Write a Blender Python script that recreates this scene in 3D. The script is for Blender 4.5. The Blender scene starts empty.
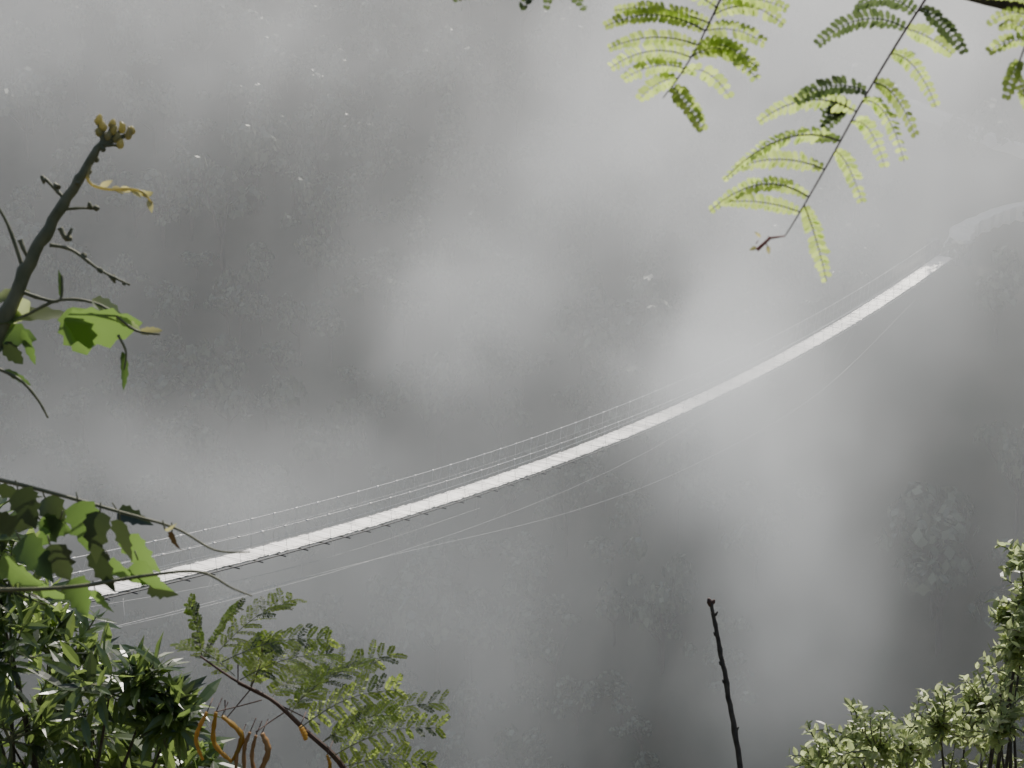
import bpy, math, random
import numpy as np
from mathutils import Vector, Matrix, Quaternion
R = random.Random(7)
NR = np.random.RandomState(5)
sc = bpy.context.scene

# ------------------------------------------------------------------ camera
F = 70/36*1024
TH = math.radians(13.66)
cam_d = bpy.data.cameras.new("camera"); cam = bpy.data.objects.new("camera", cam_d)
sc.collection.objects.link(cam); sc.camera = cam
cam_d.lens = 70; cam_d.sensor_width = 36; cam_d.clip_start = .05; cam_d.clip_end = 6000
cam.location = (0,0,0); cam.rotation_euler = (math.pi/2-TH,0,0)
cam_d.dof.use_dof = True; cam_d.dof.focus_distance = 12; cam_d.dof.aperture_fstop = 30

def P(px,py,d):
    xc=(px-512)/F*d; yc=-(py-384)/F*d
    return Vector((xc, d*math.cos(TH)+yc*math.sin(TH), -d*math.sin(TH)+yc*math.cos(TH)))
def project(x,y,z):
    d = y*math.cos(TH)-z*math.sin(TH); u = y*math.sin(TH)+z*math.cos(TH)
    d = np.maximum(d,.01)
    return 512+x/d*F, 384-u/d*F, d

# ------------------------------------------------------------------ light
SUN_EL, SUN_AZ = 41, 17
sd = Vector((math.sin(math.radians(SUN_AZ))*math.cos(math.radians(SUN_EL)), math.cos(math.radians(SUN_AZ))*math.cos(math.radians(SUN_EL)), math.sin(math.radians(SUN_EL))))
sl = bpy.data.lights.new("sun","SUN"); sl.energy=5; sl.angle=math.radians(.5); sl.color=(1,.95,.86)
so = bpy.data.objects.new("sun",sl); sc.collection.objects.link(so)
so.rotation_euler = (-sd).to_track_quat('-Z','Y').to_euler(); so.location=(0,0,50)
w = bpy.data.worlds.new("World"); sc.world=w; w.use_nodes=True
nt=w.node_tree; bg=nt.nodes["Background"]
sky=nt.nodes.new("ShaderNodeTexSky"); sky.sky_type='NISHITA'; sky.sun_disc=False
sky.sun_elevation=math.radians(SUN_EL); sky.sun_rotation=math.radians(SUN_AZ); sky.dust_density=2.5
nt.links.new(sky.outputs[0],bg.inputs[0]); bg.inputs[1].default_value=.15
w.cycles.sampling_method='NONE'

# ------------------------------------------------------------------ materials
def new_mat(name):
    m=bpy.data.materials.new(name); m.use_nodes=True
    return m, m.node_tree, m.node_tree.nodes["Principled BSDF"]
def basic(name, c1, c2, scale=5, rough=.7, detail=6, metal=0, bump=0, island=False, spec=.5):
    m,t,b=new_mat(name)
    tc=t.nodes.new("ShaderNodeTexCoord"); n=t.nodes.new("ShaderNodeTexNoise")
    n.inputs['Scale'].default_value=scale; n.inputs['Detail'].default_value=detail
    t.links.new(tc.outputs['Object'],n.inputs['Vector'])
    r=t.nodes.new("ShaderNodeValToRGB"); r.color_ramp.elements[0].position=.3; r.color_ramp.elements[1].position=.7
    r.color_ramp.elements[0].color=(*c1,1); r.color_ramp.elements[1].color=(*c2,1)
    src=n.outputs[0]
    if island:
        g=t.nodes.new("ShaderNodeNewGeometry"); mx=t.nodes.new("ShaderNodeMath"); mx.operation='MULTIPLY_ADD'
        mx.inputs[1].default_value=.55; t.links.new(g.outputs['Random Per Island'],mx.inputs[0])
        m2=t.nodes.new("ShaderNodeMath"); m2.operation='MULTIPLY_ADD'; m2.inputs[1].default_value=.9; m2.inputs[2].default_value=-.22
        t.links.new(n.outputs[0],m2.inputs[0]); t.links.new(m2.outputs[0],mx.inputs[2]); src=mx.outputs[0]
    t.links.new(src,r.inputs[0]); t.links.new(r.outputs[0],b.inputs['Base Color'])
    b.inputs['Roughness'].default_value=rough; b.inputs['Metallic'].default_value=metal
    b.inputs['Specular IOR Level'].default_value=spec
    if bump:
        bp=t.nodes.new("ShaderNodeBump"); bp.inputs['Strength'].default_value=bump
        t.links.new(n.outputs[0],bp.inputs['Height']); t.links.new(bp.outputs[0],b.inputs['Normal'])
    return m
def leafmat(name, c1, c2, trans, tf=.45, rough=.4, scale=12, spec=.5):
    m=basic(name,c1,c2,scale=scale,rough=rough,island=True,spec=spec,detail=1)
    t=m.node_tree; b=t.nodes["Principled BSDF"]; out=t.nodes["Material Output"]
    tr=t.nodes.new("ShaderNodeBsdfTranslucent")
    mixc=t.nodes.new("ShaderNodeMix"); mixc.data_type='RGBA'
    g=t.nodes.new("ShaderNodeNewGeometry")
    t.links.new(g.outputs['Random Per Island'],mixc.inputs[0])
    mixc.inputs[6].default_value=(trans[0]*.6,trans[1]*.65,trans[2]*.6,1); mixc.inputs[7].default_value=(*trans,1)
    t.links.new(mixc.outputs[2],tr.inputs[0])
    mx=t.nodes.new("ShaderNodeMixShader"); mx.inputs[0].default_value=tf
    t.links.new(b.outputs[0],mx.inputs[1]); t.links.new(tr.outputs[0],mx.inputs[2]); t.links.new(mx.outputs[0],out.inputs[0])
    return m
M={}
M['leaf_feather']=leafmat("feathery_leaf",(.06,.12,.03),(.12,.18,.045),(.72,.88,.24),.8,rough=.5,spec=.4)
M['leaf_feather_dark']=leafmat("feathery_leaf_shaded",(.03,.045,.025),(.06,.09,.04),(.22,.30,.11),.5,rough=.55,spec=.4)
M['leaf_bush']=leafmat("broad_leaf",(.045,.08,.035),(.09,.135,.055),(.38,.52,.14),.44,rough=.3,spec=1.)
M['leaf_small']=leafmat("small_leaf",(.09,.12,.055),(.16,.20,.10),(.78,.88,.42),.62,rough=.35,spec=.9)
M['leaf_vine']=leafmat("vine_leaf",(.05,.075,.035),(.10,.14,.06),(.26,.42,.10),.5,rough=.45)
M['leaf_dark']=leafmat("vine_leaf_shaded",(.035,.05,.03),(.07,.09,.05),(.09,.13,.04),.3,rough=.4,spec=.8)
M['leaf_yellow']=leafmat("young_leaf",(.40,.38,.18),(.55,.5,.28),(.9,.8,.35),.5)
M['stem']=basic("green_stem",(.10,.11,.055),(.22,.21,.12),40,.6,bump=.3)
M['bark']=basic("dark_bark",(.035,.028,.022),(.10,.085,.07),60,.85,bump=.6)
M['bark_red']=basic("red_twig",(.06,.03,.025),(.13,.07,.05),60,.7)
M['pod']=leafmat("seed_pod",(.45,.28,.05),(.6,.40,.10),(.8,.5,.1),.5)
M['pod_brown']=basic("brown_pod",(.24,.11,.035),(.40,.22,.08),50,.6)
M['red']=basic("red_bud",(.22,.04,.04),(.35,.12,.08),50,.6)
M['ground']=basic("hillside_soil",(.03,.04,.018),(.08,.07,.045),.25,.95,detail=3)
M['path']=basic("path_dust",(.55,.52,.47),(.75,.72,.65),.8,.9)
M['concrete']=basic("concrete",(.10,.10,.10),(.18,.17,.16),2,.9)
M['deck']=basic("deck_steel",(.72,.71,.69),(.88,.87,.85),1.2,.56,island=True,metal=.6,spec=.6,detail=2)
M['beam']=basic("beam_steel",(.10,.10,.10),(.18,.17,.16),3,.6,detail=1)
M['cable']=basic("galvanised_cable",(.6,.6,.6),(.8,.8,.78),5,.4,detail=1)
m,t,b=new_mat("canopy_leaf"); g=t.nodes.new("ShaderNodeNewGeometry"); r=t.nodes.new("ShaderNodeValToRGB")
r.color_ramp.elements[0].color=(.03,.045,.028,1); r.color_ramp.elements[1].color=(.13,.15,.09,1)
t.links.new(g.outputs['Random Per Island'],r.inputs[0]); t.links.new(r.outputs[0],b.inputs['Base Color']); b.inputs['Roughness'].default_value=.55; b.inputs['Specular IOR Level'].default_value=.6
M['leaf_far']=m

# ------------------------------------------------------------------ mesh builder
def orth(d):
    d=d.normalized(); a=Vector((0,0,1)) if abs(d.z)<.9 else Vector((1,0,0))
    u=d.cross(a).normalized(); return u, d.cross(u).normalized()
def rv(s=1): return Vector((R.gauss(0,1),R.gauss(0,1),R.gauss(0,1)))*s
class MB:
    def __init__(s): s.v=[]; s.f=[]; s.m=[]; s.mats=[]
    def mi(s,n):
        if n not in s.mats: s.mats.append(n)
        return s.mats.index(n)
    def add(s,vs,fs,mat):
        o=len(s.v); s.v+= [tuple(v) for v in vs]; k=s.mi(mat)
        for f in fs: s.f.append(tuple(i+o for i in f)); s.m.append(k)
    def tube(s,pts,rad,mat,n=6,flat=1):
        vs=[];fs=[]
        L=len(pts)
        u=None
        for i,p in enumerate(pts):
            d=(pts[min(i+1,L-1)]-pts[max(i-1,0)])
            if d.length<1e-9: d=Vector((0,0,1))
            d.normalize()
            if u is None: u,_=orth(d)
            u=(u-d*u.dot(d)).normalized(); vv=d.cross(u)
            r=rad[i] if isinstance(rad,(list,tuple)) else rad
            for k in range(n):
                a=2*math.pi*k/n; vs.append(p+u*math.cos(a)*r+vv*math.sin(a)*r*flat)
        for i in range(L-1):
            for k in range(n):
                a=i*n+k;b=i*n+(k+1)%n; fs.append((a,b,b+n,a+n))
        fs.append(tuple(range(n))[::-1]); fs.append(tuple(range((L-1)*n,L*n)))
        s.add(vs,fs,mat)
    def leaf(s,p,d,nrm,L,W,mat,curl=.2,fold=.25,prof=((0,.05),(.2,.75),(.45,1),(.72,.7),(1,.02))):
        d=d.normalized(); sd_=d.cross(nrm)
        if sd_.length<1e-4: sd_=orth(d)[0]
        sd_.normalize(); nn=sd_.cross(d).normalized()
        vs=[];fs=[]
        for t,wd in prof:
            c=p+d*(L*t)-nn*(curl*L*t*t); h=W*.5*wd
            vs+= [c-sd_*h+nn*h*fold, c, c+sd_*h+nn*h*fold]
        for i in range(len(prof)-1):
            a=i*3; fs+=[(a,a+1,a+4,a+3),(a+1,a+2,a+5,a+4)]
        s.add(vs,fs,mat)
    def leaflet(s,p,d,nrm,L,W,mat):
        d=d.normalized(); sd_=d.cross(nrm).normalized()*W*.5
        s.add([p,p+d*L*.3-sd_,p+d*L*.8-sd_*.8,p+d*L,p+d*L*.75+sd_,p+d*L*.25+sd_*.8],[(0,1,2,3,4,5)],mat)
    def obj(s,name,parent=None,smooth=True):
        me=bpy.data.meshes.new(name); me.from_pydata(s.v,[],s.f)
        for n in s.mats: me.materials.append(M[n])
        me.polygons.foreach_set('material_index',s.m)
        me.polygons.foreach_set('use_smooth',[smooth]*len(s.f)); me.update()
        o=bpy.data.objects.new(name,me); sc.collection.objects.link(o)
        if parent: o.parent=parent
        return o
def curve(pts,n=6):
    out=[]; L=len(pts)
    for i in range(L-1):
        p0=pts[max(i-1,0)];p1=pts[i];p2=pts[i+1];p3=pts[min(i+2,L-1)]
        for k in range(n):
            t=k/n
            out.append(.5*((2*p1)+(p2-p0)*t+(2*p0-5*p1+4*p2-p3)*t*t+(3*p1-p0-3*p2+p3)*t**3))
    out.append(pts[-1].copy()); return out
def lin(a,b,n): return [a+(b-a)*i/(n-1) for i in range(n)]

# ------------------------------------------------------------------ terrain
A=P(80,587,75); B=P(945,260,150)
U=Vector((B.x-A.x,B.y-A.y)).normalized(); T=Vector((U.y,-U.x))
SP=[-3000,-600,-300,-170,-148,-141,-107,-104,-62,-45,-28,-3,4,30,260,500,900,3000]
ZP=[420,260,90,3,-1.5,-2.3,-26.2,-28,-88,-92,-82,-26.9,-26.5,-9,158,300,420,520]
ZQ=[420,260,90,3,-1.5,-2.3,-26.2,-28,-88,-92,-82,-47,-38,-12,158,300,420,520]
def ground(x,y):
    x=np.asarray(x,float); y=np.asarray(y,float)
    s=(x-B.x)*U.x+(y-B.y)*U.y; t=(x-B.x)*T.x+(y-B.y)*T.y
    warp=10*np.sin(t/47.+.4)-10*math.sin(.4)
    wb=1-np.exp(-(t/22.)**2)
    far=1/(1+np.exp(-(s+45)/10.))
    s2=s+warp*wb*far
    z=np.interp(s2,SP,ZP)*(1-wb)+np.interp(s2,SP,ZQ)*wb
    dn=np.hypot(x,y); k=np.clip((dn-20)/60,0,1)*wb
    z=z+k*(3.2*np.sin(x/17+1.3*np.sin(y/23))*np.cos(y/19+.7)+1.6*np.sin(x/7.3+y/9.1)+6*np.sin(t/31.+s/60.))
    return z
def axis(fine,a,b,lo,hi):
    mid=np.arange(a,b+.1,fine)
    def g(st,end):
        out=[];p=st;stp=fine
        while abs(p-st)<abs(end-st):
            stp*=1.25; p+= stp*np.sign(end-st); out.append(p)
        return out
    return np.array(sorted(g(a,lo))+list(mid)+g(b,hi))
def quad_obj(name,V,Fq,mats,mi=None,smooth=True):
    me=bpy.data.meshes.new(name)
    me.vertices.add(len(V)); me.vertices.foreach_set('co',V.astype(np.float32).ravel())
    me.loops.add(Fq.size); me.loops.foreach_set('vertex_index',Fq.astype(np.int32).ravel())
    me.polygons.add(len(Fq)); me.polygons.foreach_set('loop_start',np.arange(0,Fq.size,4,dtype=np.int32))
    for n in mats: me.materials.append(M[n])
    if mi is not None: me.polygons.foreach_set('material_index',mi.astype(np.int32))
    me.polygons.foreach_set('use_smooth',np.full(len(Fq),smooth))
    me.update(calc_edges=True); me.validate()
    o=bpy.data.objects.new(name,me); sc.collection.objects.link(o); return o
def grid_mesh(name,xs,ys,mat):
    X,Y=np.meshgrid(xs,ys); Z=ground(X,Y)
    nx,ny=len(xs),len(ys)
    V=np.stack([X.ravel(),Y.ravel(),Z.ravel()],1)
    i=np.arange(nx*ny).reshape(ny,nx)
    Fq=np.stack([i[:-1,:-1].ravel(),i[:-1,1:].ravel(),i[1:,1:].ravel(),i[1:,:-1].ravel()],1)
    return quad_obj(name,V,Fq,[mat])
grid_mesh("hillside_ground",axis(2.,-130,150,-1500,1500),axis(2.,-10,320,-900,2200),'ground')
def raymarch(px,py,d0=20):
    d=d0
    while d<600:
        p=P(px,py,d)
        if p.z<float(ground(p.x,p.y)): return p
        d+=.4
    return P(px,py,300)

def make_path(name,pix,width,start=None,mat='path'):
    pts=[start] if start else []
    pts+=[raymarch(*q) for q in pix]
    pts=curve(pts,8); mb=MB(); vs=[];fs=[]
    for i,p in enumerate(pts):
        d=(pts[min(i+1,len(pts)-1)]-pts[max(i-1,0)]); d.z=0; d.normalize(); sdv=Vector((d.y,-d.x,0))
        z=float(ground(p.x,p.y))+.55; wd=width*(1+.15*math.sin(i*1.7))
        a=p+sdv*wd/2; b=p-sdv*wd/2
        vs+=[Vector((a.x,a.y,z-3)),Vector((a.x,a.y,z)),Vector((b.x,b.y,z)),Vector((b.x,b.y,z-3))]
    for i in range(len(pts)-1):
        k=i*4; fs+=[(k,k+1,k+5,k+4),(k+1,k+2,k+6,k+5),(k+2,k+3,k+7,k+6)]
    mb.add(vs,fs,mat); mb.obj(name,smooth=False); return [(p.x,p.y) for p in pts]
clear=[]
clear+=make_path("footpath",[(962,238),(985,225),(1010,217),(1045,208),(1090,196)],1.9,Vector((B.x+U.x*2,B.y+U.y*2,B.z)))
clear+=make_path("footpath",[(900,105),(950,125),(1000,147),(1060,165)],1.1)

# ------------------------------------------------------------------ forest
def tree_variant(nq,rng):
    ncl=rng.randint(8,13); c=rng.normal(0,.45,(ncl,3)); c[:,2]=np.abs(c[:,2])*.9+.75
    r=rng.uniform(.22,.42,ncl); idx=rng.randint(0,ncl,nq)
    d=rng.normal(0,1,(nq,3)); d/=np.linalg.norm(d,axis=1)[:,None]; d[:,2]=np.abs(d[:,2])*.8-.15
    p=c[idx]+d*r[idx][:,None]*rng.uniform(.8,1.08,(nq,1))
    n=d+rng.normal(0,.3,(nq,3)); n/=np.linalg.norm(n,axis=1)[:,None]
    a=np.cross(n,rng.normal(0,1,(nq,3))); a/=np.linalg.norm(a,axis=1)[:,None]; b=np.cross(n,a)
    sz=rng.uniform(.05,.12,(nq,1))
    V=np.stack([p-a*sz,p-b*sz*.7,p+a*sz,p+b*sz*.7],1).reshape(-1,3)
    Q=np.arange(nq*4).reshape(-1,4); mi=np.zeros(nq)
    tv=[];tq=[];o=len(V)
    def limb(p0,p1,r0,r1):
        k=o+len(tv)
        for (pp,rr) in ((p0,r0),(p1,r1)):
            for q in range(4):
                an=q*math.pi/2; tv.append((pp[0]+rr*math.cos(an),pp[1]+rr*math.sin(an),pp[2]))
        for q in range(4): tq.append((k+q,k+(q+1)%4,k+4+(q+1)%4,k+4+q))
    limb((0,0,-.5),(0,0,.6),.07,.045)
    for j in range(min(4,ncl)): limb((0,0,.5),tuple(c[j]),.04,.015)
    V=np.concatenate([V,np.array(tv)]); Q=np.concatenate([Q,np.array(tq)]); mi=np.concatenate([mi,np.ones(len(tq))])
    return V,Q,mi
variants=[tree_variant(300,NR) for _ in range(8)]
Vs=[];Qs=[];Ms=[];off=0
CL=np.array(clear); cnt=0
step=4.3
for y0 in np.arange(-6,300,step):
    for x0 in np.arange(-120,140,step):
        x=x0+R.uniform(-2,2); y=y0+R.uniform(-2,2)
        s=(x-B.x)*U.x+(y-B.y)*U.y; t=(x-B.x)*T.x+(y-B.y)*T.y
        if math.hypot(x,y)<22: continue
        if -51<s<-38: continue
        if abs(t)<5 and (-125<s<6): continue
        if len(CL) and np.min((CL[:,0]-x)**2+(CL[:,1]-y)**2)<7: continue
        z=float(ground(x,y)); rad=R.uniform(2.0,3.6)*(1.5 if R.random()<.2 else 1)
        px,py,d=project(x,y,z+2*rad)
        marg=200
        vis=(-marg<px<1024+marg) and (-150<py<768+120)
        if s<-45:
            if d<2 or ((-40-3*rad/d*F<px<1064+3*rad/d*F) and py-rad/d*F<800): continue
            if R.random()<.5: continue
        elif not vis and R.random()<.8: continue
        if s>240: continue
        V,Q,mi=variants[R.randrange(8)]
        a=R.uniform(0,6.28); ca,sa=math.cos(a),math.sin(a)
        hz=rad*R.uniform(.85,1.7)
        W=np.empty_like(V); W[:,0]=(V[:,0]*ca-V[:,1]*sa)*rad+x; W[:,1]=(V[:,0]*sa+V[:,1]*ca)*rad+y; W[:,2]=V[:,2]*hz+z
        Vs.append(W);Qs.append(Q+off);Ms.append(mi);off+=len(V);cnt+=1
print("trees",cnt)
quad_obj("hillside_forest",np.concatenate(Vs),np.concatenate(Qs),['leaf_far','bark'],np.concatenate(Ms),smooth=False)

# ------------------------------------------------------------------ river
mb=MB(); vs=[];fs=[]
M['water']=basic("river_water",(.05,.07,.06),(.09,.11,.10),.4,.1)
for t in np.arange(-900,901,20):
    for s in (-75,-15):
        vs.append(Vector((B.x+U.x*s+T.x*t,B.y+U.y*s+T.y*t,-89)))
for i in range(len(vs)//2-1): fs.append((2*i,2*i+1,2*i+3,2*i+2))
mb.add(vs,fs,'water'); mb.obj("river")

# ------------------------------------------------------------------ suspension footbridge
bridge=bpy.data.objects.new("suspension_footbridge",None); sc.collection.objects.link(bridge)
def plane_hit(px,py):
    lo=None
    for i in range(2000):
        p=P(px,py,50+i*.1); t=(p.x-B.x)*T.x+(p.y-B.y)*T.y
        if lo is not None and lo*t<=0: return ((p.x-B.x)*U.x+(p.y-B.y)*U.y, p.z)
        lo=t
trace=[(100,585),(180,571),(270,550),(350,529),(430,505),(520,474),(580,452),(640,426),(700,399),(760,368),(820,335),(880,299),(920,274),(945,260)]
sz=[plane_hit(*q) for q in trace]; sz=[q for q in sz if q]
co=np.polyfit([q[0] for q in sz],[q[1] for q in sz],2)
S0,S1=-107,0
def bp(s,t,dz=0): return Vector((B.x+U.x*s+T.x*t,B.y+U.y*s+T.y*t,float(np.polyval(co,s))+dz))
W2=.62
mb=MB(); s=S0
while s<S1-.2:
    s2=s+.235; j=R.uniform(-.006,.006); e1=R.uniform(-.03,.03); e2=R.uniform(-.03,.03); k=R.uniform(-.007,.007); k2=R.uniform(-.015,.015)
    a,b,c,d=bp(s,-W2+e1,j+k+k2),bp(s,W2+e2,j+k-k2),bp(s2,W2+e2,j-k-k2),bp(s2,-W2+e1,j-k+k2); dn=Vector((0,0,-.035))
    mb.add([a,b,c,d,a+dn,b+dn,c+dn,d+dn],[(0,1,2,3),(7,6,5,4),(0,4,5,1),(1,5,6,2),(2,6,7,3),(3,7,4,0)],'deck'); s+=.25
mb.obj("deck_planks",bridge,False)
mb=MB()
for t in (-.72,-.4,.4,.72):
    mb.tube([bp(s,t,-.10) for s in np.arange(S0,S1+.1,1.5)],.03,'beam',5)
s=S0
while s<S1:
    mb.tube([bp(s,-.95,-.15),bp(s,.9,-.15)],.032,'beam',4); s+=1.5
mb.obj("deck_cables_and_crossbeams",bridge)
mb=MB()
for t in (-.9,.9):
    mb.tube([bp(s,t,1.2) for s in np.arange(S0,S1+.1,1.5)],.017,'cable',5)
    mb.tube([bp(s,t,.62) for s in np.arange(S0,S1+.1,1.5)],.005,'cable',4)
    mb.tube([bp(s,t*.85,.12) for s in np.arange(S0,S1+.1,1.5)],.009,'cable',4)
mb.obj("handrail_cables",bridge)
mb=MB()
for sg in (-1,1):
    s=S0
    while s<S1:
        mb.tube([bp(s,sg,-.12),bp(s,sg*.9,1.22)],.007,'cable',4)
        mb.tube([bp(s,sg*.74,.02),bp(s+.75,sg*.9,1.2)],.0035,'cable',3)
        mb.tube([bp(s+.75,sg*.74,.02),bp(s,sg*.9,1.2)],.0035,'cable',3)
        mb.tube([bp(s-.09,sg*.9,1.2),bp(s+.09,sg*.9,1.2)],.036,'deck',5)
        s+=1.5
mb.obj("hangers_and_mesh",bridge)
def box(mb,c,ux,uy,hx,hy,z0,z1,mat,tp=.9):
    vs=[]
    for z,k in ((z0,1),(z1,tp)):
        for a,b in ((-1,-1),(1,-1),(1,1),(-1,1)):
            vs.append(Vector((c.x+ux.x*hx*a*k+uy.x*hy*b*k,c.y+ux.y*hx*a*k+uy.y*hy*b*k,z)))
    mb.add(vs,[(3,2,1,0),(4,5,6,7),(0,1,5,4),(1,2,6,5),(2,3,7,6),(3,0,4,7)],mat)
mb=MB()
for s,off_ in ((S1,.8),(S0,-.8)):
    for t in (-1.3,1.3):
        c=bp(s,t); c+=Vector((U.x*off_,U.y*off_,0))
        box(mb,c,T,U,.36,.6,c.z-5,c.z+1.0,'concrete'); box(mb,c,T,U,.44,.7,c.z+1.002,c.z+1.12,'concrete',1)
    c=bp(s,0)+Vector((U.x*off_*1.6,U.y*off_*1.6,0)); box(mb,c,T,U,.85,1.2,c.z-5,c.z-.03,'concrete',1)
mb.obj("anchor_piers",bridge,False)
mb=MB()
near=curve([P(-60,668,62),P(60,640,70),P(200,605,79),P(380,558,93),P(570,512,107),P(700,462,120),P(820,392,135),P(915,300,147)],6)
mb.tube(near,.009,'cable',4)
near2=curve([P(60,612,71),P(240,580,82),P(360,548,91),P(480,508,100)],6)
mb.tube(near2,.007,'cable',4)
for q in near[3:-4:3]:
    s=(q.x-B.x)*U.x+(q.y-B.y)*U.y
    mb.tube([q,bp(s+1.2,1,-.15)],.0035,'cable',3)
far=[]
for s in np.arange(S0,S1+1,5):
    k=((s-(S0+S1)/2)/((S1-S0)/2))**2; far.append(bp(s,-2-9*k,-3-2*k))
mb.tube(far,.008,'cable',4)
mb.obj("wind_guy_cables",bridge)

# ------------------------------------------------------------------ feathery foliage
VD=P(512,384,1).normalized()
def pinna(mb,p0,p1,n,L,mat,sagv=.12,nrm=None,W=None,tipf=.5):
    d=p1-p0; ln=d.length
    nrm=nrm.normalized() if nrm else (-VD-sd*.45+rv(.25)).normalized()
    side=d.cross(nrm).normalized(); up=Vector((0,0,1))
    pts=[]
    for i in range(9):
        t=i/8; pts.append(p0+d*t+up*ln*sagv*(4*t*(1-t)))
    mb.tube(pts,[ln*.010*(1-.6*i/8) for i in range(9)],mat if 'dark' in mat else 'stem',4)
    sp=ln/n
    for i in range(n):
        t=(i+.6)/(n+.2); q=p0+d*t+up*ln*sagv*(4*t*(1-t)); tang=(d+up*ln*sagv*4*(1-2*t)).normalized()
        side_=(side-tang*side.dot(tang)).normalized()
        pr=min(1,.5+2.5*t)*(1-(1-tipf)*max(0,(t-.6)/.4)**1.3)
        for sg in (-1,1):
            if R.random()<.02: continue
            dd=(side_*sg+tang*R.uniform(.4,.7)+rv(.07)-up*.08).normalized()
            mb.leaflet(q,dd,(nrm+rv(.2)).normalized(),L*pr*R.uniform(.85,1.08),W or sp*1.05,mat)
D=1.5
tree=bpy.data.objects.new("feathery_leaved_tree",None); sc.collection.objects.link(tree)
mb=MB()
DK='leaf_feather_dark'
def frond(mb,rach,pins,D,L=11,mat='leaf_feather',rr=.0009):
    pts=curve([P(a,b,D+c) for a,b,c in rach],6)
    mb.tube(pts,[rr*(1.3-.8*i/len(pts)) for i in range(len(pts))],'bark_red' if mat=='leaf_feather' else 'bark',6)
    for pin in pins:
        x0,y0,x1,y1=pin[:4]; sg=pin[4] if len(pin)>4 else .12; mt=pin[5] if len(pin)>5 else mat
        ll=math.hypot(x1-x0,y1-y0); n=max(6,int(ll/4.8))
        q0=min(pts,key=lambda q:(Vector(project(q.x,q.y,q.z)[:2])-Vector((x0,y0))).length)
        dq=q0.y*math.cos(TH)-q0.z*math.sin(TH)
        pinna(mb,q0,P(x1+R.uniform(-4,4),y1+R.uniform(-4,4),dq+R.uniform(-.03,.03)),n,L*(D/F)*R.uniform(.8,1.1),mt,sg*R.uniform(.6,1.4))
frond(mb,[(735,-40,0),(720,0,0),(698,45,0),(678,78,0),(663,98,.01)],
 [(716,10,640,-12,.1),(712,20,612,8,.08),(706,32,607,30,.10),(700,42,608,48,.12),(693,55,612,66,.14),(686,67,622,82,.16),(679,78,640,98,.15),
  (720,3,790,12,.12),(716,14,780,22,.14),(709,30,768,44,.16),(702,44,758,66,.2),(694,58,757,82,.22),(684,72,728,100,.22),(672,88,703,127,.05)],D,11)
frond(mb,[(945,-30,0),(925,0,0),(896,45,0),(862,102,0),(830,160,0),(800,212,0),(785,236,0)],
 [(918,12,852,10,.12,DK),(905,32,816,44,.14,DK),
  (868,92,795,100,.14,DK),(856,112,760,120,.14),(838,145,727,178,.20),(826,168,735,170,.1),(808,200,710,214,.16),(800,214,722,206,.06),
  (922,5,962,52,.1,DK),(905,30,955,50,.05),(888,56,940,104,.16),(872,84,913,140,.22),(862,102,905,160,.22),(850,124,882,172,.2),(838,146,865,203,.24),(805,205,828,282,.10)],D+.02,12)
for k in range(6):
    q=P(768+R.uniform(-14,6),240+R.uniform(-4,7),D+.02)
    mb.leaf(q,rv(1),rv(1),.007,.0035,'red' if k%2 else 'leaf_yellow')
mb.tube([P(785,236,D+.02),P(770,238,D+.02),P(757,250,D+.02)],[.0006,.0012,.0016],'red')
for k in range(6):
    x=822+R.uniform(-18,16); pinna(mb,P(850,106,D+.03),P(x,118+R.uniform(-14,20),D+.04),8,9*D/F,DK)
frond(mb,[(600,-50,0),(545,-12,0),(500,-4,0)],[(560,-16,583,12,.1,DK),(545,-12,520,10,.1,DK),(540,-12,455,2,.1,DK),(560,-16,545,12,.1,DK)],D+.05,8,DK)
frond(mb,[(1050,-30,0),(1035,20,0),(1020,60,0),(1015,85,0)],
 [(1040,0,972,-4,.1),(1035,18,988,24,.15),(1028,40,988,56,.1),(1020,62,1005,100,.1),(1036,12,1080,40,.1),(1018,75,1035,122,.1),(1030,35,1000,30,.2)],D-.05,9)
limb=curve([P(940,-12,D),P(1000,0,D+.0),P(1060,6,D),P(1250,30,D+.1),P(1500,50,D+.4)],5)
mb.tube(limb,[.003+.0007*i for i in range(len(limb))],'bark',8)
for a,b in (((735,-40),(950,-60)),((945,-30),(960,-20)),((1050,-30),(1062,8)),((600,-50),(735,-55))):
    mb.tube([P(*a,D),P(*b,D)],.0022,'bark',6)
mb.tube([P(950,-60,D),P(958,-8,D)],.0025,'bark',6)
q=limb[-1]; gz=float(ground(q.x+.5,q.y))
tr=curve([q.copy(),q+Vector((.25,.05,-.2)),q+Vector((.45,.1,-1)),Vector((q.x+.5,q.y+.1,gz-.2))],5)
mb.tube(tr,[.02+.003*i for i in range(len(tr))],'bark',10)
mb.tube([q+Vector((.25,.05,-.2)),q+Vector((.5,.2,.8)),q+Vector((.9,.6,1.9))],[.05,.035,.02],'bark',8)
mb.obj("branches_and_fronds",tree,False)

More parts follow.
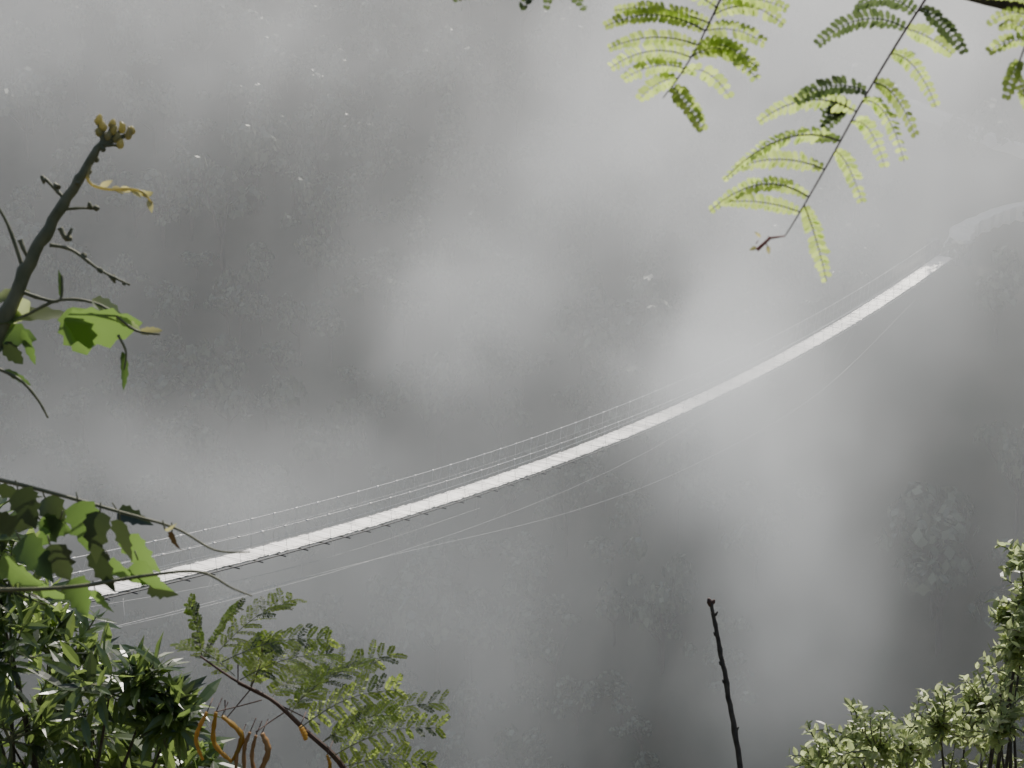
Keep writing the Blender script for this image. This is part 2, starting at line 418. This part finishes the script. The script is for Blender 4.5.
# ------------------------------------------------------------------ acacia with pods, lower left
D=3.5; ac=bpy.data.objects.new("acacia_tree",None); sc.collection.objects.link(ac)
mb=MB()
stem=curve([P(200,656,D),P(235,680,D),P(272,700,D),P(305,730,D),P(345,770,D),P(372,840,D)],6)
q=stem[-1]; base=Vector((q.x+.2,q.y+.1,float(ground(q.x+.2,q.y+.1))-.1))
stem+=lin(q,base,6)[1:]
mb.tube(stem,[.0016+.00016*i for i in range(len(stem))],'bark_red',7)
def procfrond(mb,a,b,D,npair,pl,ll,mat='leaf_feather'):
    p0=P(*a,D); p1=P(*b,D+R.uniform(-.12,.12)); d=p1-p0; ln=d.length
    up=Vector((0,0,1)); nrm=(up*1.0-VD*.55+rv(.25)).normalized()
    pts=[p0+d*i/8+up*ln*.09*math.sin(math.pi*i/8) for i in range(9)]
    mb.tube(pts,[.0010*(1-.6*i/8) for i in range(9)],'stem',4)
    side=d.cross(nrm).normalized()
    for i in range(npair):
        t=(i+1.2)/(npair+.6); q=p0+d*t+up*ln*.09*math.sin(math.pi*t)
        for sg in (-1,1):
            dd=(side*sg+d.normalized()*R.uniform(.6,1.0)+rv(.12)).normalized()
            l=.8*pl*D/F*(1-.45*abs(t-.45)*1.6)*R.uniform(.8,1.2)
            mt=DK if R.random()<.15 else mat
            pinna(mb,q,q+dd*l,14,ll*D/F,mt,.06,nrm=(nrm+rv(.15)),W=1.5*D/F)
for a,b,pl in [((202,656),(190,606),22),((205,655),(240,608),24),((215,655),(292,600),32),((222,662),(330,640),30),((240,680),(330,655),32),((250,688),(268,640),26),
             ((285,712),(392,655),34),((290,715),(330,670),28),((300,728),(398,690),32),((318,745),(444,703),34),((330,758),(440,728),30),((235,676),(180,645),26),((270,700),(312,668),28),((340,768),(430,765),30),((300,700),(372,665),26),((325,740),(395,715),28)]:
    procfrond(mb,a,b,D+R.uniform(-.1,.1),11,pl,4.4)
for x,y in ((238,664),(262,640),(225,700),(320,705)):
    mb.tube([P(250,690,D),P(x,y+20,D),P(x,y,D)],.0012,'bark_red',4)
mb.obj("branches_and_fronds",ac,False)
mb=MB()
def pod(a,b,c,mat,wd=4.2):
    pts=curve([P(*a,D-.05),P(*b,D-.05),P(*c,D-.05)],8)
    mb.tube(pts,[wd*D/F*(.35+.65*math.sin(math.pi*min(1,max(0,(i+.8)/(len(pts)+.6))))**.5)*(1+.16*math.sin(i*2.1)) for i in range(len(pts))],mat,8,.5)
    mb.tube([P(*a,D-.05),P(a[0]+6,a[1]-14,D-.02)],.001,'bark_red',4)
pod((207,712),(196,738),(203,760),'pod',3.6); pod((216,712),(214,742),(232,762),'pod',4.8); pod((222,716),(242,736),(233,760),'pod',4.2)
pod((250,732),(244,752),(246,790),'pod_brown',4.); pod((256,735),(252,760),(262,795),'pod_brown',4); pod((262,733),(268,752),(256,780),'pod_brown'); pod((300,726),(304,733),(306,740),'pod',4)
pod((327,755),(330,765),(328,778),'pod',3.5); pod((240,738),(236,765),(238,790),'pod_brown',3.5)
mb.tube(curve([P(262,700,D),P(240,706,D),P(215,712,D-.03)],5),.0012,'bark_red',5)
mb.tube(curve([P(285,712,D),P(270,722,D),P(256,732,D-.03)],5),.0012,'bark_red',5)
mb.obj("seed_pods",ac)

# ------------------------------------------------------------------ bare stem
D=4; mb=MB()
pts=curve([P(711,603,D),P(716,628,D),P(722,660,D),P(730,705,D),P(741,768,D),P(750,830,D)],7)
q=pts[-1]; pts+=lin(q,Vector((q.x+.1,q.y,float(ground(q.x+.1,q.y))-.1)),8)[1:]
mb.tube([p+rv(.0008) for p in pts],[(.0036+.00008*i)*(1+(.22 if i%6==0 else 0)) for i in range(len(pts))],'bark',8)
for i in (4,9,15,18,24,29,34):
    p=pts[i]; sgn=R.choice((-1,1))
    mb.tube([p,p+Vector((sgn*.005,0,.003)),p+Vector((sgn*.008,-.002,.009))],[.004,.003,.0012],'bark',5)
mb.tube([pts[0]+Vector((0,0,-.006)),pts[0]+Vector((-.003,0,.003)),pts[0]+Vector((-.005,0,.010))],[.0045,.006,.003],'bark_red',7)
mb.tube([pts[0]+Vector((0,0,-.004)),pts[0]+Vector((.005,0,.003)),pts[0]+Vector((.007,0,.007))],[.004,.004,.002],'bark_red',6)
mb.obj("bare_sapling_stem")

# ------------------------------------------------------------------ shrubs
def shrub(name,clumps,D,base_px,LL,WW,mat,tw=14,nl=8,seed=1,upb=.5,alt=None,altp=0,t0=.35,lmin=.45,lmax=1.3):
    global R
    keep=R; R=random.Random(seed); mb=MB()
    q=P(base_px[0],base_px[1],D); base=Vector((q.x,q.y+.3,float(ground(q.x,q.y+.3))-.1))
    for cx,cy,r in clumps:
        dd=D+R.uniform(-.06,.08)*D; c=P(cx,cy,dd); rw=r*dd/F
        midp=(base+c)*.5+Vector((R.uniform(-.1,.1),R.uniform(-.1,.1),.15*(c-base).length))
        pts=curve([base,midp,c],7)
        mb.tube(pts,[.012*(1-.9*i/14)*D/5+.001 for i in range(len(pts))],'bark',6)
        for k in range(tw):
            dr=(rv(1)+Vector((0,-.1,upb))).normalized(); l=rw*R.uniform(lmin,lmax)
            e=c+dr*l; m_=c+dr*l*.5+rv(l*.12); tp=curve([c-dr*0.01,m_,e],3)
            mb.tube(tp,[.0035*(1-.7*i/6)*D/5 for i in range(len(tp))],'stem',4)
            for j in range(nl):
                t=t0+(1-t0)*(j+1)/nl; ix=min(int(t*6),5); p=tp[ix].lerp(tp[ix+1],t*6-ix)
                a=j*2.4+k; u,v=orth(dr)
                dv=(dr*R.uniform(.3,1.2)+u*math.cos(a)+v*math.sin(a)+Vector((0,0,R.uniform(-.35,.25)))).normalized()
                nn=(Vector((0,0,1))+rv(.45)+dr*.5).normalized()
                mt=alt if (alt and R.random()<altp) else mat
                f=R.uniform(.55,1.1)
                mb.leaf(p,dv,nn,LL*f*D/F,WW*f*D/F,mt,curl=R.uniform(0,.3),prof=((0,.1),(.25,.85),(.6,.9),(1,.03)))
    R=keep
    return mb.obj(name,None,False)
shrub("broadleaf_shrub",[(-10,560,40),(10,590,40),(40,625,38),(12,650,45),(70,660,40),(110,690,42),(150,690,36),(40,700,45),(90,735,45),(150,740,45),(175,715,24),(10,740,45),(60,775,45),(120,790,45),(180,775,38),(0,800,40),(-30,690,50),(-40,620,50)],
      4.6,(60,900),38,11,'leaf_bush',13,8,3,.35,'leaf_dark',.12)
shrub("small_leaved_shrub",[(832,757,24),(858,742,28),(880,752,28),(905,748,30),(925,735,26),(940,728,24),(965,735,30),(985,712,26),(1000,735,32),(1012,678,22),(1022,645,24),(1026,600,26),(1024,560,20),(1045,700,36),(1045,760,36),(850,785,28),(900,785,30),(950,790,30),(1000,785,32),(1065,640,40),(1075,580,36),(815,772,16),(1010,620,14)],
      6,(1040,1000),12,6.5,'leaf_small',24,12,9,.5,t0=.1,lmin=.3,lmax=1.9)

# ------------------------------------------------------------------ budding branch on the left (near)
D=2.0; mb=MB(); u=D/F
st=curve([P(-60,470,D),P(-25,400,D),P(2,325,D),P(30,262,D),P(58,212,D),P(82,175,D),P(104,142,D)],6)
q=st[0]; rooted=lin(Vector((q.x-.25,q.y+.05,float(ground(q.x-.25,q.y+.05))-.1)),q,8)
full=rooted[:-1]+st
mb.tube([p+rv(.0009) for p in full],[u*(10.5-7.2*(i/len(full))**1.1)*(1.0+(.15 if i%4==0 else 0)) for i in range(len(full))],'stem',10)
for i in range(len(rooted)+2,len(full)-1,2):
    p=full[i]; dv=rv(1).normalized(); mb.tube([p,p+dv*6*u,p+dv*8*u+Vector((0,0,2*u))],[3*u,2.6*u,1*u],'stem',6)
def tw(pts,w,mat='stem'):
    c=curve([P(a,b,D+(z[0] if z else 0)) for a,b,*z in pts],5); mb.tube(c,[w*u*(1-.5*i/len(c))*(1.2 if i%4==0 else 1) for i in range(len(c))],mat,6); return c
for a,b,L in [(98,122,10),(104,128,10),(113,132,11),(122,130,11),(128,136,12),(116,140,10),(108,138,9),(100,134,9),(120,146,9),(132,132,8),(112,126,9)]:
    tw([(103,146),((a+103)/2,(b+144)/2),(a,b)],2.2)
    p=P(a,b,D); mb.tube([p-Vector((0,0,L*.3*u)),p,p+Vector((R.uniform(-2,3)*u,0,L*.45*u)),p+Vector((R.uniform(-2,4)*u,0,L*.8*u))],[2*u,4.2*u,3.4*u,1*u],'leaf_yellow',7)
tw([(92,160),(88,180),(105,189),(138,190),(152,203)],2.,'leaf_yellow')
for a,b,dx in ((100,186,1),(112,187,1),(120,188,.9),(130,190,1),(138,191,.8),(142,195,.6),(148,200,.5)): mb.leaf(P(a,b,D),Vector((dx,0,-.3))+rv(.25),-VD+rv(.5),13*u,7*u,'leaf_yellow',.4)
tw([(66,200),(56,190),(42,176),(44,184)],2.); tw([(60,210),(80,208),(98,209)],1.8); tw([(50,245),(72,250),(100,270),(130,285)],2.)
for a,b in ((70,238),(58,188),(112,276),(96,208),(124,283),(84,256),(100,270),(44,180),(90,208)):
    p=P(a,b,D); mb.tube([p-rv(.001),p,p+rv(.003)],[2*u,3.6*u,1.2*u],'stem',6)
tw([(60,228),(66,238),(72,228)],2.6); tw([(24,272),(8,225),(-10,195)],2.2); tw([(18,290),(40,298),(60,300),(62,275)],2.2)
tw([(20,240),(24,250),(30,262)],2.6)
tw([(-20,335),(20,318),(60,300),(100,305),(135,330),(160,334)],2.)
tw([(-10,365),(20,380),(38,400),(48,418)],1.8); tw([(118,335),(126,352),(124,370)],1.4)
big=((0,.15),(.12,.8),(.2,.7),(.35,1.0),(.45,.78),(.62,.95),(.7,.6),(.8,.62),(1,.03))
for a,b,dx,dz,nn,L,Wd,mt in [(64,322,.95,-.15,(.1,-.85,-.5),76,58,'leaf_vine'),(70,308,.25,-.9,(.4,-.9,-.3),54,40,'leaf_vine'),(92,300,.8,-.5,(.1,-.5,.9),40,24,'leaf_small'),
     (20,320,-.6,.1,(.1,-.5,.9),45,26,'leaf_vine'),(10,318,1,.15,(.1,-.5,.9),60,22,'leaf_small'),(30,302,-.7,-.5,(.1,-.9,.5),50,24,'leaf_small'),(22,330,.3,-1,(.3,-.9,.2),40,10,'leaf_vine'),
     (122,352,.1,-1,(.9,-.6,.2),42,12,'leaf_vine'),(140,332,1,.1,(.2,-.9,.5),22,9,'leaf_yellow'),(116,318,1,-.5,(.2,-.9,.5),28,10,'leaf_small'),(5,370,.8,-.5,(.2,-.9,.5),30,8,'leaf_vine'),
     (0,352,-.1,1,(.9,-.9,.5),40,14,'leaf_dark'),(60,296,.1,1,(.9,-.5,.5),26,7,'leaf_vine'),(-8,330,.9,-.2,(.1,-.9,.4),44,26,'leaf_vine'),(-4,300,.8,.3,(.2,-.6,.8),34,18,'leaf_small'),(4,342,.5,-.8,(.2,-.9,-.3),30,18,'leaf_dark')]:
    mb.leaf(P(a,b,D),Vector((dx,.1,dz)),Vector(nn),L*u,Wd*u,mt,.18,.2,big)
mb.obj("budding_sapling",None,True)

# ------------------------------------------------------------------ climbing vine, lower left
D=1.9; u=D/F; mb=MB()
v1=curve([P(-60,470,D),P(0,480,D),P(60,495,D),P(120,512,D),P(175,528,D),P(215,550,D),P(250,552,D)],6)
mb.tube(v1,[u*(2.6-1.9*i/len(v1)) for i in range(len(v1))],'stem',6)
v2=curve([P(-60,590,D),P(60,588,D),P(150,575,D),P(200,572,D),P(232,588,D),P(252,596,D)],6)
mb.tube(v2,[u*(2.3-1.6*i/len(v2)) for i in range(len(v2))],'stem',6)
q=P(-60,530,D); g_=float(ground(q.x-.1,q.y)); mb.tube(lin(Vector((q.x-.1,q.y,g_-.1)),P(-60,590,D),6)+[P(-60,470,D)],[.006]*7,'bark',6)
lob=((0,.25),(.06,.85),(.16,.8),(.25,1.0),(.34,.72),(.42,.7),(.52,.9),(.6,.5),(.7,.52),(.82,.3),(1,.03))
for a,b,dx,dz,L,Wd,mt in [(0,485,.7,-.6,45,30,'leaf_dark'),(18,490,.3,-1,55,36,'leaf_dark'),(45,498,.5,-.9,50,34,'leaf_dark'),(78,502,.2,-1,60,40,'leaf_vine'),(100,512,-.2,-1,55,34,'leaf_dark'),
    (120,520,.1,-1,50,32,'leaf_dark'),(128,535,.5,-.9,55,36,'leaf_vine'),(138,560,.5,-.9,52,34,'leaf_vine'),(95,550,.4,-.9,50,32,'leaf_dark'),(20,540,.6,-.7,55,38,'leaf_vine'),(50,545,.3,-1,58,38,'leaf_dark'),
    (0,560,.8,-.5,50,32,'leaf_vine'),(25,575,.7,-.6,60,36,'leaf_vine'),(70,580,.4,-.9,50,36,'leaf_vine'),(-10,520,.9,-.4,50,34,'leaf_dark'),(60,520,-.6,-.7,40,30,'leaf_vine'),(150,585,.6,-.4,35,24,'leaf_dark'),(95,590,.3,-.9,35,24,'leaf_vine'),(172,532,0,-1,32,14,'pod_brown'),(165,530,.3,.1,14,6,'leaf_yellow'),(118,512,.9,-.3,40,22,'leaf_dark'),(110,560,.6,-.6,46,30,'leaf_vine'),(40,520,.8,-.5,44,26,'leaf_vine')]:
    p=P(a,b,D+R.uniform(-.06,.06))
    mb.tube([p+Vector((-dx*6*u,0,10*u)),p],.8*u,'stem',4)
    mb.leaf(p,Vector((dx,R.uniform(-.4,.4),dz)),(Vector((R.uniform(-.8,.8),-.8,R.uniform(-.6,.6)))),L*u*.95,Wd*u*.9,mt,R.uniform(.1,.5),R.uniform(.1,.5),lob)
mb.obj("climbing_vine",None,True)

# ------------------------------------------------------------------ mist (real volume filling the gorge)
mm=bpy.data.materials.new("mist"); mm.use_nodes=True; t=mm.node_tree; t.nodes.clear()
mm.cycles.volume_step_rate=12.0
o_=t.nodes.new("ShaderNodeOutputMaterial")
at=t.nodes.new("ShaderNodeAttribute"); at.attribute_name="density"
vs_=t.nodes.new("ShaderNodeVolumeScatter"); vs_.inputs['Anisotropy'].default_value=.6; vs_.inputs['Color'].default_value=(1,1,1,1)
t.links.new(at.outputs['Fac'],vs_.inputs['Density'])
# glow added in place of light scattered many times inside the droplets (the renderer only follows one)
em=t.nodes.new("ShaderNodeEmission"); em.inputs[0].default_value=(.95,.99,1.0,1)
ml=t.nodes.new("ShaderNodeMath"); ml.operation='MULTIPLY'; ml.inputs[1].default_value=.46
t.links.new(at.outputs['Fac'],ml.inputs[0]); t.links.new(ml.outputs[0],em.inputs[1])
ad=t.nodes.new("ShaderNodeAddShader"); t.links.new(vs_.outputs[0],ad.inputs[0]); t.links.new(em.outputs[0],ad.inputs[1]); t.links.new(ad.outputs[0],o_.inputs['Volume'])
ng=bpy.data.node_groups.new("mist_field","GeometryNodeTree")
ng.interface.new_socket("Geometry",in_out='OUTPUT',socket_type='NodeSocketGeometry')
N=ng.nodes; Lk=ng.links
def mth(op,a,b=None,c=None,clamp=False):
    n=N.new("ShaderNodeMath"); n.operation=op; n.use_clamp=clamp
    for i,x in enumerate((a,b,c)):
        if x is None: continue
        if isinstance(x,(int,float)): n.inputs[i].default_value=x
        else: Lk.new(x,n.inputs[i])
    return n.outputs[0]
def vm(op,a,b=None,out=0):
    n=N.new("ShaderNodeVectorMath"); n.operation=op
    for i,x in enumerate((a,b)):
        if x is None: continue
        if isinstance(x,(tuple,Vector)): n.inputs[i].default_value=tuple(x)
        else: Lk.new(x,n.inputs[i])
    return n.outputs[out]
def noise(vec,scale,det,rough=.55,col=False):
    n=N.new("ShaderNodeTexNoise"); n.inputs['Scale'].default_value=scale; n.inputs['Detail'].default_value=det; n.inputs['Roughness'].default_value=rough
    Lk.new(vec,n.inputs['Vector']); return n.outputs[1] if col else n.outputs[0]
pos=N.new("GeometryNodeInputPosition").outputs[0]
wv=vm('MULTIPLY',vm('SUBTRACT',noise(pos,.09,5,.6,col=True),(.5,.5,.5)),(14,14,17))
wp=vm('ADD',pos,wv)
blobs=[ # px,py,depth, rx,ry,rz, amp
 (485,270,112, 4.4,7,4.2,.040),(430,325,112,4.0,7,3.6,.024),(550,165,125,5,8,3.8,.034),(480,190,130,5,8,6,.010),
 (690,260,96,3.4,7,7.0,.075),(735,390,95,3.7,7,6.5,.070),(790,540,98,4.0,8,8,.036),(640,340,96,4,8,4,.022),
 (900,60,135,17,16,9,.036),(700,40,140,9,12,8,.024),(980,230,128,9,9,5,.022),(850,270,115,6,9,6,.034),(940,340,125,8,8,4,.010),(1000,480,120,7,10,6,.005),
 (150,490,98,9,8,2.6,.014),(60,440,100,6,9,3,.008),(330,470,104,9,9,2.8,.014),(540,600,100,14,12,8,.009),(300,640,98,12,12,6,.009),
 (60,20,160,14,18,8,.009),(330,30,165,16,18,8,.009)]
tot=None
for a,b,d,rx,ry,rz,amp in blobs:
    c=P(a,b,d); q=vm('DIVIDE',vm('SUBTRACT',wp,c),(rx,ry,rz)); r2=vm('DOT_PRODUCT',q,q,1)
    e=mth('MULTIPLY',mth('POWER',2.71828,mth('MULTIPLY',r2,-1)),amp)
    tot=e if tot is None else mth('ADD',tot,e)
rotq=sd.to_track_quat('Z','Y').inverted()
vr=N.new("ShaderNodeVectorRotate"); vr.rotation_type='EULER_XYZ'; Lk.new(pos,vr.inputs['Vector']); vr.inputs['Rotation'].default_value=rotq.to_euler()
shaft_noise=noise(vm('MULTIPLY',vr.outputs[0],(1,.3,.05)),.17,2)
fb=noise(wp,.10,7,.68)
mod=mth('MAXIMUM',mth('MULTIPLY_ADD',fb,5.5,-1.85),.08)
shaft=mth('MAXIMUM',mth('MULTIPLY_ADD',shaft_noise,8.5,-3.4),.15)  # light shafts imitated by denser mist streaks stretched along the sun direction
base=mth('MULTIPLY',mth('MULTIPLY',shaft,mth('MULTIPLY_ADD',fb,1.5,.25)),.0015)
dens=mth('ADD',mth('MULTIPLY',tot,mod),base)
sep=N.new("ShaderNodeSeparateXYZ"); Lk.new(pos,sep.inputs[0])
def ramp(v,a,b):
    n=N.new("ShaderNodeMapRange"); n.interpolation_type='SMOOTHSTEP'; Lk.new(v,n.inputs[0]); n.inputs[1].default_value=a; n.inputs[2].default_value=b; return n.outputs[0]
X0,X1,Y0,Y1,Z0,Z1=-85,95,55,225,-95,40
edge=mth('MULTIPLY',mth('MULTIPLY',mth('MULTIPLY',ramp(sep.outputs[0],X0,X0+30),ramp(sep.outputs[0],X1,X1-30)),mth('MULTIPLY',ramp(sep.outputs[1],Y0,88),ramp(sep.outputs[1],Y1,Y1-20))),ramp(sep.outputs[2],Z1,Z1-40))
dens=mth('MULTIPLY',dens,edge)
vc=N.new("GeometryNodeVolumeCube"); Lk.new(dens,vc.inputs['Density'])
vc.inputs['Min'].default_value=(X0,Y0,Z0); vc.inputs['Max'].default_value=(X1,Y1,Z1)
vc.inputs['Resolution X'].default_value=150; vc.inputs['Resolution Y'].default_value=125; vc.inputs['Resolution Z'].default_value=120
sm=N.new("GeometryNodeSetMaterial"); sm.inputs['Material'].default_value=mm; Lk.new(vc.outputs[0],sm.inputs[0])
go=N.new("NodeGroupOutput"); Lk.new(sm.outputs[0],go.inputs[0])
me=bpy.data.meshes.new("mist"); me.materials.append(mm); mo=bpy.data.objects.new("mist",me); sc.collection.objects.link(mo)
md=mo.modifiers.new("mist_field","NODES"); md.node_group=ng
